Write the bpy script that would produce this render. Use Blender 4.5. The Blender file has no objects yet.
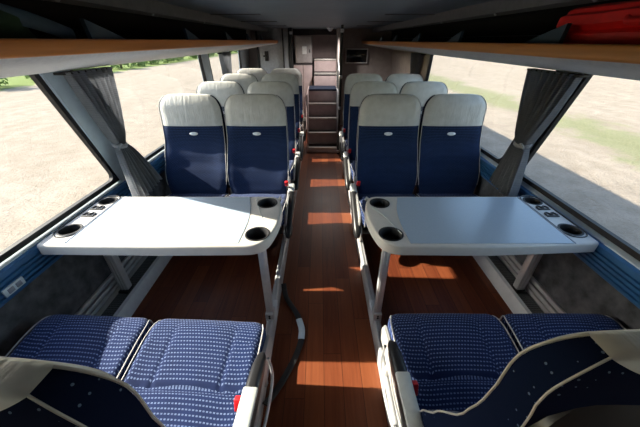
import bpy, bmesh, math, random
from mathutils import Vector, Matrix, noise
PI = math.pi
random.seed(7)
scn = bpy.context.scene
COL = scn.collection

# ------------------------------------------------------------------ helpers
def link(o, parent=None):
    COL.objects.link(o)
    if parent is not None:
        o.parent = parent
    return o

def obj(name, bm, mats, parent=None, smooth=True, angle=40):
    bmesh.ops.recalc_face_normals(bm, faces=bm.faces)
    me = bpy.data.meshes.new(name)
    bm.to_mesh(me); bm.free()
    if not isinstance(mats, (list, tuple)):
        mats = [mats]
    for m in mats:
        me.materials.append(m)
    if smooth:
        me.polygons.foreach_set('use_smooth', [True] * len(me.polygons))
        try:
            me.set_sharp_from_angle(angle=math.radians(angle))
        except Exception:
            pass
    o = bpy.data.objects.new(name, me)
    return link(o, parent)

def thing(name, label, cat, loc=(0, 0, 0), rotz=0, group=None):
    o = bpy.data.objects.new(name, None)
    o.empty_display_size = .1
    o.location = loc; o.rotation_euler = (0, 0, rotz)
    o['label'] = label; o['category'] = cat
    if group: o['group'] = group
    return link(o)

def tag(o, label, cat, group=None, kind=None):
    o['label'] = label; o['category'] = cat
    if group: o['group'] = group
    if kind: o['kind'] = kind
    return o

def struct(name, bm, mats, label=None, parent=None, smooth=True):
    o = obj(name, bm, mats, parent, smooth)
    if parent is None:
        o['kind'] = 'structure'
        if label:
            o['label'] = label
            o['category'] = name.split('_')[0]
    return o

def dup(root, loc, rotz, label=None, group=None):
    def cp(o, par):
        c = o.copy(); COL.objects.link(c)
        if par is not None: c.parent = par
        for ch in list(o.children):
            cp(ch, c)
        return c
    r = cp(root, None)
    r.location = loc; r.rotation_euler = (0, 0, rotz)
    if label: r['label'] = label
    if group: r['group'] = group
    return r

def box(bm, x0, x1, y0, y1, z0, z1, bev=0, seg=2, mi=0, mat=None):
    vs = [bm.verts.new((x, y, z)) for x in (x0, x1) for y in (y0, y1) for z in (z0, z1)]
    idx = [(0, 1, 3, 2), (4, 6, 7, 5), (0, 4, 5, 1), (2, 3, 7, 6), (0, 2, 6, 4), (1, 5, 7, 3)]
    fs = [bm.faces.new([vs[i] for i in f]) for f in idx]
    bmesh.ops.recalc_face_normals(bm, faces=fs)
    for f in fs: f.material_index = mi
    if mat is not None:
        bmesh.ops.transform(bm, matrix=mat, verts=vs)
    if bev > 0:
        es = set(e for f in fs for e in f.edges)
        r = bmesh.ops.bevel(bm, geom=list(es), offset=bev, segments=seg, profile=.5, affect='EDGES')
        for f in r['faces']: f.material_index = mi
    return vs

def loft(bm, rings, cap=True, closed=True, mi=0):
    vr = [[bm.verts.new(p) for p in r] for r in rings]
    n = len(vr[0]); fs = []
    for a, b in zip(vr, vr[1:]):
        for i in range(n if closed else n - 1):
            j = (i + 1) % n
            try:
                f = bm.faces.new((a[i], a[j], b[j], b[i])); f.material_index = mi; fs.append(f)
            except ValueError:
                pass
    if cap and closed:
        for r in (vr[0], vr[-1]):
            try:
                f = bm.faces.new(r); f.material_index = mi; fs.append(f)
            except ValueError:
                pass
    return vr, fs

def catmull(pts, k=6):
    P = [Vector(p) for p in pts]
    out = []
    for i in range(len(P) - 1):
        p0 = P[max(i - 1, 0)]; p1 = P[i]; p2 = P[i + 1]; p3 = P[min(i + 2, len(P) - 1)]
        for j in range(k):
            t = j / k
            out.append(.5 * ((2 * p1) + (p2 - p0) * t + (2 * p0 - 5 * p1 + 4 * p2 - p3) * t * t + (3 * p1 - p0 - 3 * p2 + p3) * t ** 3))
    out.append(P[-1])
    return out

def tube(bm, pts, r, n=8, mi=0, rx=None, up=None):
    """round (or flat, rx given) tube along points"""
    P = [Vector(p) for p in pts]
    rings = []
    prev = None
    for i, p in enumerate(P):
        d = (P[min(i + 1, len(P) - 1)] - P[max(i - 1, 0)])
        if d.length < 1e-9: d = Vector((0, 0, 1))
        d.normalize()
        ref = Vector(up) if up else (prev if prev is not None else (Vector((0, 0, 1)) if abs(d.z) < .9 else Vector((1, 0, 0))))
        a = d.cross(ref)
        if a.length < 1e-6: a = d.cross(Vector((1, 0, 0)))
        a.normalize(); b = a.cross(d).normalized()
        if not up: prev = b
        ra = rx if rx else r
        rings.append([p + a * (math.cos(2 * PI * k / n) * ra) + b * (math.sin(2 * PI * k / n) * r) for k in range(n)])
    return loft(bm, rings, True, True, mi)

def lathe(bm, prof, c=(0, 0, 0), n=24, mi=0, cap=True):
    rings = []
    for r, z in prof:
        rings.append([(c[0] + r * math.cos(2 * PI * k / n), c[1] + r * math.sin(2 * PI * k / n), c[2] + z) for k in range(n)])
    return loft(bm, rings, cap, True, mi)

def extrude_y(bm, prof, y0, y1, mi=0, cuts=1):
    """closed profile of (x,z) swept along y"""
    rings = [[(x, y0 + (y1 - y0) * k / cuts, z) for x, z in prof] for k in range(cuts + 1)]
    return loft(bm, rings, True, True, mi)

def rrect(hx, hy, r, n=6, cx=0, cy=0):
    pts = []
    for sx, sy, a0 in ((1, 1, 0), (-1, 1, PI / 2), (-1, -1, PI), (1, -1, 1.5 * PI)):
        for k in range(n + 1):
            a = a0 + PI / 2 * k / n
            pts.append((cx + sx * (hx - r) + r * math.cos(a), cy + sy * (hy - r) + r * math.sin(a)))
    return pts

def rpoly(cs, n=6):
    """polygon with per-corner radius [(x,y,r)] -> points"""
    out = []
    m = len(cs)
    for i in range(m):
        p = Vector(cs[i][:2]); r = cs[i][2]
        a = Vector(cs[i - 1][:2]); b = Vector(cs[(i + 1) % m][:2])
        da = (a - p).normalized(); db = (b - p).normalized()
        if r <= 0:
            out.append((p.x, p.y)); continue
        p0 = p + da * r; p1 = p + db * r
        for k in range(n + 1):
            t = k / n
            q = p0 * (1 - t) ** 2 + p * 2 * t * (1 - t) + p1 * t * t
            out.append((q.x, q.y))
    return out

def plate(bm, outer, holes, z0, z1, bev=0, mi=0):
    """flat plate with through holes; optional soft top edge on the outside"""
    def loop(pts, z):
        vs = [bm.verts.new((x, y, z)) for x, y in pts]
        es = [bm.edges.new((vs[i], vs[(i + 1) % len(vs)])) for i in range(len(vs))]
        return vs, es
    def shrink(pts, d):
        m = len(pts); out = []
        for i in range(m):
            p = Vector(pts[i]); a = Vector(pts[i - 1]); b = Vector(pts[(i + 1) % m])
            t = (b - a).normalized(); nn = Vector((-t.y, t.x))
            out.append(tuple(p + nn * d))
        return out
    area = sum(outer[i - 1][0] * outer[i][1] - outer[i][0] * outer[i - 1][1] for i in range(len(outer)))
    if area < 0: outer = outer[::-1]
    top_o = shrink(outer, bev) if bev else outer
    ov, oe = loop(top_o, z1)
    hv = [loop(h, z1) for h in holes]
    es = oe + [e for h in hv for e in h[1]]
    r = bmesh.ops.triangle_fill(bm, edges=es, use_beauty=True)
    bv, be = loop(outer, z0)
    hb = [loop(h, z0) for h in holes]
    bmesh.ops.triangle_fill(bm, edges=be + [e for h in hb for e in h[1]], use_beauty=True)
    if bev:
        rings = [ov]
        for k in (1, 2, 3):
            a = PI / 2 * k / 3
            rr = shrink(outer, bev * (1 - math.sin(a)))
            rings.append([bm.verts.new((x, y, z1 - bev * (1 - math.cos(a)))) for x, y in rr])
        rings.append(bv)
    else:
        rings = [ov, bv]
    for A, B in zip(rings, rings[1:]):
        for i in range(len(A)):
            j = (i + 1) % len(A)
            bm.faces.new((A[i], A[j], B[j], B[i]))
    for (A, _), (B, _) in zip(hv, hb):
        for i in range(len(A)):
            j = (i + 1) % len(A)
            bm.faces.new((A[i], A[j], B[j], B[i]))
    for f in bm.faces: f.material_index = mi

def lerp_tab(tab, x):
    if x <= tab[0][0]: return tab[0][1]
    for (a, va), (b, vb) in zip(tab, tab[1:]):
        if x <= b:
            t = (x - a) / (b - a); t = t * t * (3 - 2 * t) * .5 + t * .5
            return va + (vb - va) * t
    return tab[-1][1]

# ------------------------------------------------------------------ materials
class N:
    def __init__(s, name):
        s.m = bpy.data.materials.new(name); s.m.use_nodes = True
        s.t = s.m.node_tree; s.b = s.t.nodes['Principled BSDF']
    def node(s, typ, **kw):
        n = s.t.nodes.new(typ)
        for k, v in kw.items(): setattr(n, k, v)
        return n
    def l(s, a, b): s.t.links.new(a, b)
    def math(s, op, a, b=None, c=None):
        n = s.node('ShaderNodeMath', operation=op)
        for i, v in enumerate((a, b, c)):
            if v is None: continue
            if isinstance(v, (int, float)): n.inputs[i].default_value = v
            else: s.l(v, n.inputs[i])
        return n.outputs[0]
    def coord(s, which='Object'):
        return s.node('ShaderNodeTexCoord').outputs[which]
    def noise(s, vec, scale, detail=4, rough=.55):
        n = s.node('ShaderNodeTexNoise'); n.inputs['Scale'].default_value = scale
        n.inputs['Detail'].default_value = detail; n.inputs['Roughness'].default_value = rough
        if vec is not None: s.l(vec, n.inputs['Vector'])
        return n.outputs['Fac']
    def ramp(s, fac, stops):
        n = s.node('ShaderNodeValToRGB'); cr = n.color_ramp
        while len(cr.elements) < len(stops): cr.elements.new(.5)
        for e, (p, c) in zip(cr.elements, stops):
            e.position = p; e.color = (c[0], c[1], c[2], 1)
        s.l(fac, n.inputs['Fac']); return n.outputs['Color']
    def mix(s, fac, a, b, blend='MIX'):
        n = s.node('ShaderNodeMix', data_type='RGBA', blend_type=blend)
        for sock, v in ((n.inputs[0], fac), (n.inputs[6], a), (n.inputs[7], b)):
            if isinstance(v, (int, float)): sock.default_value = v
            elif isinstance(v, (tuple, list)): sock.default_value = (v[0], v[1], v[2], 1)
            else: s.l(v, sock)
        return n.outputs[2]
    def bump(s, h, strength=.2, dist=.01):
        n = s.node('ShaderNodeBump'); n.inputs['Strength'].default_value = strength
        n.inputs['Distance'].default_value = dist
        s.l(h, n.inputs['Height']); s.l(n.outputs[0], s.b.inputs['Normal'])
    def set(s, **kw):
        for k, v in kw.items():
            i = s.b.inputs[k]
            if isinstance(v, (int, float)): i.default_value = v
            elif isinstance(v, (tuple, list)): i.default_value = (v[0], v[1], v[2], 1)
            else: s.l(v, i)
        return s

def plain(name, col, rough=.5, metal=0, var=.12, scale=30, spec=None, bump=0, coat=0):
    n = N(name)
    f = n.noise(n.coord(), scale)
    lo = tuple(c * (1 - var) for c in col); hi = tuple(min(1, c * (1 + var)) for c in col)
    n.set(**{'Base Color': n.ramp(f, [(.3, lo), (.7, hi)]), 'Roughness': rough, 'Metallic': metal})
    if spec is not None: n.set(**{'Specular IOR Level': spec})
    if coat: n.set(**{'Coat Weight': coat, 'Coat Roughness': .1})
    if bump: n.bump(f, bump, .004)
    return n.m

def fabric_mat(name, base, dash, px=.0115, py=.0125, wide=.30, tall=.24, amount=1.0):
    n = N(name)
    sep = n.node('ShaderNodeSeparateXYZ'); n.l(n.coord(), sep.inputs[0])
    v = n.math('ADD', sep.outputs[1], sep.outputs[2])
    v = n.math('DIVIDE', v, py)
    row = n.math('FLOOR', v)
    u = n.math('DIVIDE', sep.outputs[0], px)
    u = n.math('ADD', u, n.math('MULTIPLY', row, .5))
    fu = n.math('SUBTRACT', u, n.math('FLOOR', u))
    fv = n.math('SUBTRACT', v, row)
    a = n.math('LESS_THAN', n.math('ABSOLUTE', n.math('SUBTRACT', fu, .5)), wide)
    b = n.math('LESS_THAN', n.math('ABSOLUTE', n.math('SUBTRACT', fv, .5)), tall)
    m = n.math('MULTIPLY', a, b)
    m = n.math('MULTIPLY', m, amount)
    big = n.noise(n.coord(), 260, 2)
    m = n.math('MULTIPLY', m, n.math('MULTIPLY_ADD', big, 1.2, .1))
    wob = n.noise(n.coord(), 9, 3)
    bc = n.ramp(wob, [(.3, tuple(c * .82 for c in base)), (.7, tuple(c * 1.18 for c in base))])
    n.set(**{'Base Color': n.mix(m, bc, dash), 'Roughness': .9, 'Specular IOR Level': .2,
             'Sheen Weight': .05, 'Sheen Roughness': .5})
    n.bump(n.math('ADD', m, n.noise(n.coord(), 500, 2)), .15, .002)
    return n.m

M = {}
M['fabric'] = fabric_mat('navy_dashed_fabric', (.006, .015, .062), (.15, .21, .38), .0120, .0125, .29, .16)
M['back_fabric'] = fabric_mat('navy_ribbed_fabric', (.004, .013, .048), (.045, .08, .18), .0115, .0125, .30, .24)
def spotted():
    n = N('navy_spotted_fabric')
    v = n.node('ShaderNodeTexVoronoi'); v.inputs['Scale'].default_value = 62; v.inputs['Randomness'].default_value = .35
    n.l(n.coord(), v.inputs['Vector'])
    m = n.math('LESS_THAN', v.outputs['Distance'], .125)
    n.set(**{'Base Color': n.mix(m, (.004, .008, .026), (.10, .14, .22)), 'Roughness': .9, 'Specular IOR Level': .05})
    return n.m
M['side_fabric'] = spotted()
M['leather'] = plain('grey_leather', (.50, .49, .46), .42, 0, .06, 14, bump=.12)
def wrinkled():
    n = N('grey_headrest_leather')
    mp = n.node('ShaderNodeMapping'); mp.inputs['Scale'].default_value = (34, 5, 5)
    n.l(n.coord(), mp.inputs['Vector'])
    w = n.noise(mp.outputs[0], 1.4, 3)
    f = n.noise(n.coord(), 20)
    n.set(**{'Base Color': n.ramp(f, [(.3, (.50, .50, .475)), (.7, (.59, .59, .57))]), 'Roughness': .42})
    n.bump(n.math('ADD', w, n.math('MULTIPLY', n.noise(n.coord(), 160, 2), .12)), .35, .012)
    return n.m
M['leather'] = wrinkled()
def crown():
    n = N('headrest_gusset_and_crown')
    sep = n.node('ShaderNodeSeparateXYZ'); n.l(n.coord(), sep.inputs[0])
    q = n.math('POWER', n.math('DIVIDE', n.math('ABSOLUTE', sep.outputs[0]), .15), 2.0)
    lim = n.math('MULTIPLY_ADD', q, .034, 1.026)
    m = n.math('GREATER_THAN', sep.outputs[2], lim)
    v = n.node('ShaderNodeTexVoronoi'); v.inputs['Scale'].default_value = 62; v.inputs['Randomness'].default_value = .35
    n.l(n.coord(), v.inputs['Vector'])
    dots = n.math('LESS_THAN', v.outputs['Distance'], .125)
    fab = n.mix(dots, (.004, .008, .026), (.10, .14, .22))
    f = n.noise(n.coord(), 20)
    lea = n.ramp(f, [(.3, (.50, .50, .475)), (.7, (.59, .59, .57))])
    n.set(**{'Base Color': n.mix(m, fab, lea), 'Roughness': n.math('MULTIPLY_ADD', m, -.45, .9), 'Specular IOR Level': n.math('MULTIPLY_ADD', m, .4, .04)})
    return n.m
M['crown'] = crown()
M['piping'] = plain('pale_piping', (.42, .41, .40), .5)
M['shell'] = plain('black_shell_plastic', (.018, .016, .018), .33, 0, .1)
M['black'] = plain('black_plastic', (.012, .012, .013), .4)
M['rubber'] = plain('black_rubber', (.010, .010, .012), .6)
M['silver'] = plain('silver_profile', (.56, .57, .58), .34, .45, .06)
M['grey_metal'] = plain('grey_lacquered_metal', (.46, .46, .45), .4, .25, .06)
M['arm_grey'] = plain('armrest_grey_plastic', (.48, .50, .48), .45)
M['red'] = plain('red_plastic', (.65, .015, .02), .4)
M['badge'] = plain('badge_white', (.72, .74, .76), .3, .3)
M['badge_ink'] = plain('badge_ink', (.22, .25, .32), .4)
M['table'] = plain('table_rim_grey', (.60, .57, .53), .38, 0, .03, 40)
M['inlay'] = plain('table_inlay_grey_blue', (.38, .46, .55), .22, 0, .03, 120)
M['tray'] = plain('table_tray_grey', (.56, .55, .53), .35, 0, .03)
M['sill'] = plain('blue_sill_profile', (.032, .125, .29), .35, .2, .08, 20)
M['ledge'] = plain('pale_blue_ledge', (.58, .68, .76), .4, .1, .05)
M['pillar'] = plain('pale_blue_pillar', (.50, .60, .68), .45, 0, .05)
M['carpet_wall'] = plain('grey_carpet_wall', (.085, .087, .095), .9, 0, .45, 16, .2, .5)
M['ceiling'] = plain('ceiling_blue_grey', (.15, .19, .225), .55, 0, .08, 5)
M['ceil_trim'] = plain('ceiling_trim_grey', (.15, .15, .155), .4, .2)
M['rack_under'] = plain('rack_grey_underside', (.60, .595, .59), .8, 0, .08, 60, bump=.2)
M['rack_dark'] = plain('rack_dark_lining', (.012, .011, .011), .9)
M['fin'] = plain('blue_grey_divider', (.045, .075, .105), .5)
M['white_strip'] = plain('pale_heater_casing', (.60, .62, .64), .38, .1, .05)
M['mauve'] = plain('mauve_grey_panel', (.46, .36, .355), .7, 0, .1, 12)
M['end_wall'] = plain('taupe_end_wall', (.38, .335, .315), .8, 0, .1, 14)
M['nosing'] = plain('stair_nosing', (.52, .49, .46), .4, .3)
M['tread'] = plain('dark_tread', (.05, .04, .042), .8)
M['blue_carpet'] = plain('dark_blue_carpet', (.012, .022, .05), .95)
M['cab'] = plain('pale_mauve_cabinet', (.36, .33, .33), .5)
M['white'] = plain('white_label', (.8, .8, .8), .5)
M['screen'] = plain('monitor_glass', (.004, .005, .006), .12)
M['bezel'] = plain('monitor_bezel', (.72, .72, .72), .4)
M['red_bag'] = plain('red_bag_fabric', (.80, .018, .014), .55, 0, .12, 18)
M['green_bag'] = plain('green_bag_fabric', (.02, .055, .02), .8, 0, .3, 9)
M['blue_strap'] = plain('slate_blue_cloth', (.05, .09, .13), .7)
M['part_grey'] = plain('grey_partition', (.34, .36, .39), .6)
M['exterior'] = plain('bus_body_paint', (.5, .5, .5), .4)

def wood_floor():
    n = N('mahogany_floor')
    sep = n.node('ShaderNodeSeparateXYZ'); n.l(n.coord(), sep.inputs[0])
    W, L = .092, .9
    cx = n.math('DIVIDE', sep.outputs[0], W); ix = n.math('FLOOR', cx); fx = n.math('SUBTRACT', cx, ix)
    off = n.math('FRACT', n.math('MULTIPLY', ix, .377))
    cy = n.math('ADD', n.math('DIVIDE', sep.outputs[1], L), off); iy = n.math('FLOOR', cy); fy = n.math('SUBTRACT', cy, iy)
    cell = n.node('ShaderNodeCombineXYZ'); n.l(ix, cell.inputs[0]); n.l(iy, cell.inputs[1])
    wn = n.node('ShaderNodeTexWhiteNoise'); n.l(cell.outputs[0], wn.inputs['Vector'])
    tone = wn.outputs['Value']
    mp = n.node('ShaderNodeMapping'); mp.inputs['Scale'].default_value = (60, 3.2, 1)
    addv = n.node('ShaderNodeVectorMath', operation='ADD'); n.l(n.coord(), addv.inputs[0])
    n.l(wn.outputs['Color'], addv.inputs[1]); n.l(addv.outputs[0], mp.inputs['Vector'])
    g = n.noise(mp.outputs[0], 1.0, 6, .65)
    c = n.ramp(g, [(.28, (.068, .013, .0055)), (.5, (.145, .036, .013)), (.75, (.215, .064, .024))])
    c = n.mix(.55, c, n.ramp(tone, [(0, (.062, .013, .006)), (.5, (.14, .035, .013)), (1, (.22, .068, .025))]))
    sx = n.math('GREATER_THAN', n.math('ABSOLUTE', n.math('SUBTRACT', fx, .5)), .485)
    sy = n.math('GREATER_THAN', n.math('ABSOLUTE', n.math('SUBTRACT', fy, .5)), .4985)
    seam = n.math('MAXIMUM', sx, sy)
    c = n.mix(n.math('MULTIPLY', seam, .75), c, (.02, .006, .003))
    n.set(**{'Base Color': c, 'Roughness': n.math('MULTIPLY_ADD', g, .2, .34), 'Specular IOR Level': .28})
    n.bump(n.math('SUBTRACT', n.math('MULTIPLY', g, .3), seam), .12, .003)
    return n.m
M['wood'] = wood_floor()

def rail_wood():
    n = N('orange_wood_rail')
    mp = n.node('ShaderNodeMapping'); mp.inputs['Scale'].default_value = (40, 1.5, 40)
    n.l(n.coord(), mp.inputs['Vector'])
    g = n.noise(mp.outputs[0], 1, 5)
    n.set(**{'Base Color': n.ramp(g, [(.3, (.46, .16, .03)), (.7, (.68, .27, .06))]), 'Roughness': .35})
    return n.m
M['rail_wood'] = rail_wood()

def grille_mat():
    n = N('heater_grille')
    sep = n.node('ShaderNodeSeparateXYZ'); n.l(n.coord(), sep.inputs[0])
    fx = n.math('FRACT', n.math('DIVIDE', sep.outputs[0], .0085)); fy = n.math('FRACT', n.math('DIVIDE', sep.outputs[1], .016))
    a = n.math('LESS_THAN', n.math('ABSOLUTE', n.math('SUBTRACT', fx, .5)), .34)
    b = n.math('LESS_THAN', n.math('ABSOLUTE', n.math('SUBTRACT', fy, .5)), .34)
    m = n.math('MULTIPLY', a, b)
    n.set(**{'Base Color': n.mix(m, (.10, .11, .11), (.006, .006, .007)), 'Roughness': .5})
    n.bump(n.math('SUBTRACT', 1, m), .5, .002)
    return n.m
M['grille'] = grille_mat()

def curtain_mat():
    n = N('grey_curtain')
    out = n.t.nodes['Material Output']
    sep = n.node('ShaderNodeSeparateXYZ'); n.l(n.coord(), sep.inputs[0])
    rib = n.math('FRACT', n.math('DIVIDE', sep.outputs[2], .010))
    rib = n.math('LESS_THAN', rib, .5)
    f = n.noise(n.coord(), 30)
    c = n.mix(n.math('MULTIPLY', rib, .35), n.ramp(f, [(.3, (.19, .205, .235)), (.7, (.26, .275, .305))]), (.34, .35, .38))
    n.set(**{'Base Color': c, 'Roughness': .85, 'Sheen Weight': .2})
    tr = n.node('ShaderNodeBsdfTranslucent'); n.l(c, tr.inputs['Color'])
    mx = n.node('ShaderNodeMixShader'); mx.inputs[0].default_value = .18
    n.l(n.b.outputs[0], mx.inputs[1]); n.l(tr.outputs[0], mx.inputs[2]); n.l(mx.outputs[0], out.inputs['Surface'])
    return n.m
M['curtain'] = curtain_mat()

def glass_mat():
    n = N('window_glass')
    out = n.t.nodes['Material Output']
    tr = n.node('ShaderNodeBsdfTransparent'); tr.inputs['Color'].default_value = (.955, .97, .965, 1)
    gl = n.node('ShaderNodeBsdfGlossy'); gl.inputs['Roughness'].default_value = .02
    lw = n.node('ShaderNodeLayerWeight'); lw.inputs['Blend'].default_value = .5
    fr = n.math('MULTIPLY_ADD', n.math('POWER', lw.outputs['Facing'], 5), .45, .02)
    mx = n.node('ShaderNodeMixShader'); n.l(fr, mx.inputs[0])
    n.l(tr.outputs[0], mx.inputs[1]); n.l(gl.outputs[0], mx.inputs[2]); n.l(mx.outputs[0], out.inputs['Surface'])
    n.t.nodes.remove(n.b)
    return n.m
M['glass'] = glass_mat()

def ground_mat():
    n = N('sandy_gravel_lot')
    co = n.coord()
    sep = n.node('ShaderNodeSeparateXYZ'); n.l(co, sep.inputs[0])
    X, Y = sep.outputs[0], sep.outputs[1]
    big = n.noise(co, .22, 5, .6); mid = n.noise(co, 1.6, 6, .65); fine = n.noise(co, 14, 5, .7)
    mp = n.node('ShaderNodeMapping'); mp.inputs['Scale'].default_value = (.9, .10, 1); mp.inputs['Rotation'].default_value = (0, 0, .12)
    n.l(co, mp.inputs['Vector'])
    tracks = n.noise(mp.outputs[0], 1.3, 4, .6)
    c = n.ramp(mid, [(.25, (.21, .178, .142)), (.55, (.285, .245, .20)), (.8, (.335, .293, .243))])
    c = n.mix(n.math('MULTIPLY', n.ramp(tracks, [(.42, (0, 0, 0)), (.62, (1, 1, 1))]), .35), c, (.21, .171, .133))
    c = n.mix(n.math('MULTIPLY', n.ramp(fine, [(.35, (1, 1, 1)), (.5, (0, 0, 0))]), .35), c, (.12, .10, .08))
    # grass patches in a strip beside the lot, right of the coach
    a = n.math('SUBTRACT', 1, n.math('MINIMUM', n.math('ABSOLUTE', n.math('DIVIDE', n.math('SUBTRACT', X, 11.2), 3.4)), 1))
    g = n.math('ADD', n.math('MULTIPLY', a, .55), n.math('MULTIPLY', big, 1.0))
    g = n.math('ADD', g, n.math('MULTIPLY', mid, .55))
    gm = n.ramp(n.math('SUBTRACT', g, .2), [(.82, (0, 0, 0)), (1.0, (.7, .7, .7))])
    gcol = n.ramp(fine, [(.3, (.10, .12, .045)), (.7, (.20, .215, .105))])
    c = n.mix(gm, c, gcol)
    # grass verge far left
    gl = n.math('ADD', n.math('MULTIPLY', n.math('SUBTRACT', -22.5, X), .3), n.math('MULTIPLY', n.math('SUBTRACT', mid, .5), 2.0))
    gl = n.ramp(gl, [(.4, (0, 0, 0)), (.6, (1, 1, 1))])
    c = n.mix(gl, c, n.ramp(fine, [(.3, (.07, .11, .025)), (.7, (.17, .22, .065))]))
    n.set(**{'Base Color': c, 'Roughness': .95, 'Specular IOR Level': .1})
    n.bump(n.math('ADD', n.math('MULTIPLY', fine, .8), mid), .65, .08)
    return n.m
M['ground'] = ground_mat()
def leaf_mat(name, a, b):
    n = N(name)
    f = n.noise(n.coord(), 3, 3)
    n.set(**{'Base Color': n.ramp(f, [(.3, a), (.7, b)]), 'Roughness': .7})
    return n.m
M['leaf'] = leaf_mat('shrub_leaves', (.055, .11, .02), (.20, .30, .07))
M['stem'] = plain('shrub_stem', (.08, .05, .03), .9)

# ------------------------------------------------------------------ dimensions (metres)
CAM_Z = 1.42
GZ = CAM_Z - 3.2          # ground outside
Y0, Y1 = -1.9, 5.7        # interior length
WL = 1.29                 # lower wall lateral
CEIL = 1.59

# ------------------------------------------------------------------ shell
bm = bmesh.new(); box(bm, -WL - .05, WL + .02, Y0, Y1, -.05, 0)
struct('floor', bm, M['wood'])

bm = bmesh.new(); box(bm, -.93, .93, Y0, Y1, CEIL, CEIL + .03)
ceil = struct('ceiling', bm, M['ceiling'])
bm = bmesh.new()      # cross seams of the ceiling panels
for y in (.62, 1.6, 2.6, 3.55, 4.5):
    box(bm, -.86, .86, y - .012, y + .012, CEIL - .006, CEIL + .004, .002, 1)
obj('panel_seam', bm, M['ceil_trim'], ceil)
bm = bmesh.new()
box(bm, -.45, .45, Y0, Y1, CEIL - .010, CEIL + .002, .004, 1)
obj('centre_panel', bm, M['ceiling'], ceil)
for s, nm in ((-1, 'left'), (1, 'right')):
    bm = bmesh.new()
    pr = [(s * .84, CEIL - .055), (s * .87, CEIL - .065), (s * .91, CEIL - .03), (s * .93, CEIL + .02), (s * .84, CEIL + .02)]
    extrude_y(bm, pr, Y0, 5.6)
    t = obj('edge_trim', bm, M['ceil_trim'], ceil)
    for y in (.35, 1.12, 1.72, 2.45, 3.2, 4.0):
        bm = bmesh.new()
        bmesh.ops.create_uvsphere(bm, u_segments=10, v_segments=6, radius=.008, matrix=Matrix.Translation((s * .852, y, CEIL - .058)))
        obj('screw_cap', bm, M['silver'], t)
# outer roof and lower body, seen from outside only, and casting the coach's shadow
bm = bmesh.new()
pr = [(-1.24, 1.80), (-1.0, 1.93), (1.0, 1.93), (1.24, 1.80), (1.28, 1.45), (1.265, 1.375), (1.215, 1.375), (1.19, 1.60), (.93, 1.69), (-.93, 1.69), (-1.19, 1.60), (-1.215, 1.375), (-1.265, 1.375), (-1.28, 1.45)]
extrude_y(bm, pr, Y0 - .1, Y1 + 9)
struct('roof', bm, M['exterior'])

for s, nm in ((-1, 'left'), (1, 'right')):
    bm = bmesh.new()
    pr = [(s * WL, -.05), (s * WL, .54), (s * (WL + .06), .54), (s * (WL + .06), GZ + .35), (s * (WL + .03), GZ + .35), (s * (WL + .03), -.05)]
    if s < 0: pr = [(x - .03, z) for x, z in pr]
    extrude_y(bm, pr, Y0, Y1)
    struct('wall_' + nm, bm, M['carpet_wall'])
    # blue grooved sill below the glass
    bm = bmesh.new()
    pr = [(s * 1.325, .636), (s * 1.285, .622)]
    pr2 = [(s * 1.285, .622), (s * 1.268, .612), (s * 1.266, .590)]
    z = .590
    while z > .515:
        pr2 += [(s * 1.274, z - .003), (s * 1.274, z - .008), (s * 1.265, z - .011), (s * 1.265, z - .022)]
        z -= .022
    pr2 += [(s * 1.268, .495), (s * 1.30, .492), (s * 1.30, .60)]
    if s < 0: pr2 = [(x - .046, z) for x, z in pr2]
    extrude_y(bm, pr2, Y0, 5.4)
    sl = struct('trim_1' if s < 0 else 'trim_2', bm, M['sill'])
    bm = bmesh.new()
    lo = .043 if s < 0 else 0
    extrude_y(bm, [(s * (1.335 + lo), .640), (s * (1.283 + lo), .626), (s * (1.283 + lo), .619), (s * (1.335 + lo), .600)], Y0, 5.4)
    obj('sill_ledge', bm, M['ledge'], sl)

# windows: raked parallelogram panes, near edge / far edge at sill and at header
ZB, ZT = .640, 1.365
LB, LT = 1.312, 1.239
OFF = {-1: .03, 1: 0.}
def wl(z):
    return LB + (LT - LB) * (z - ZB) / (ZT - ZB)
def quad_frame(bm, s, ya0, yb0, ya1, yb1, w, d0, d1):
    """frame of width w around quad with sill y ya0..yb0 and header y ya1..yb1"""
    def P(u, v, dd):
        z = ZB + (ZT - ZB) * v
        ya = ya0 + (ya1 - ya0) * v; yb = yb0 + (yb1 - yb0) * v
        return (s * (wl(z) + OFF[s] + dd), ya + (yb - ya) * u, z)
    H = ZT - ZB; L = yb0 - ya0
    wu, wv = w / L, w / H
    # rounded inner opening
    inner = rpoly([(wu, wv, 0), (1 - wu, wv, 0), (1 - wu, 1 - wv, 0), (wu, 1 - wv, 0)])
    def rp(rad):
        out = []
        for cu, cv, a0 in ((1 - wu, 1 - wv, 0), (wu, 1 - wv, PI / 2), (wu, wv, PI), (1 - wu, wv, 1.5 * PI)):
            su = -1 if cu > .5 else 1; sv = -1 if cv > .5 else 1
            for k in range(7):
                a = a0 + PI / 2 * k / 6
                out.append((cu + su * rad / L + math.cos(a) * rad / L, cv + sv * rad / H + math.sin(a) * rad / H))
        return out
    inn = rp(.05)
    outr = []
    for cu, cv in ((1, 1), (0, 1), (0, 0), (1, 0)):
        for k in range(7): outr.append((cu, cv))
    rings = [[P(u, v, d0) for u, v in outr], [P(u, v, d0 ) for u, v in inn], [P(u, v, d1) for u, v in inn], [P(u, v, d1) for u, v in outr]]
    vr, fs = loft(bm, rings + [rings[0]], cap=False)
    bmesh.ops.remove_doubles(bm, verts=bm.verts, dist=1e-5)

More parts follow.
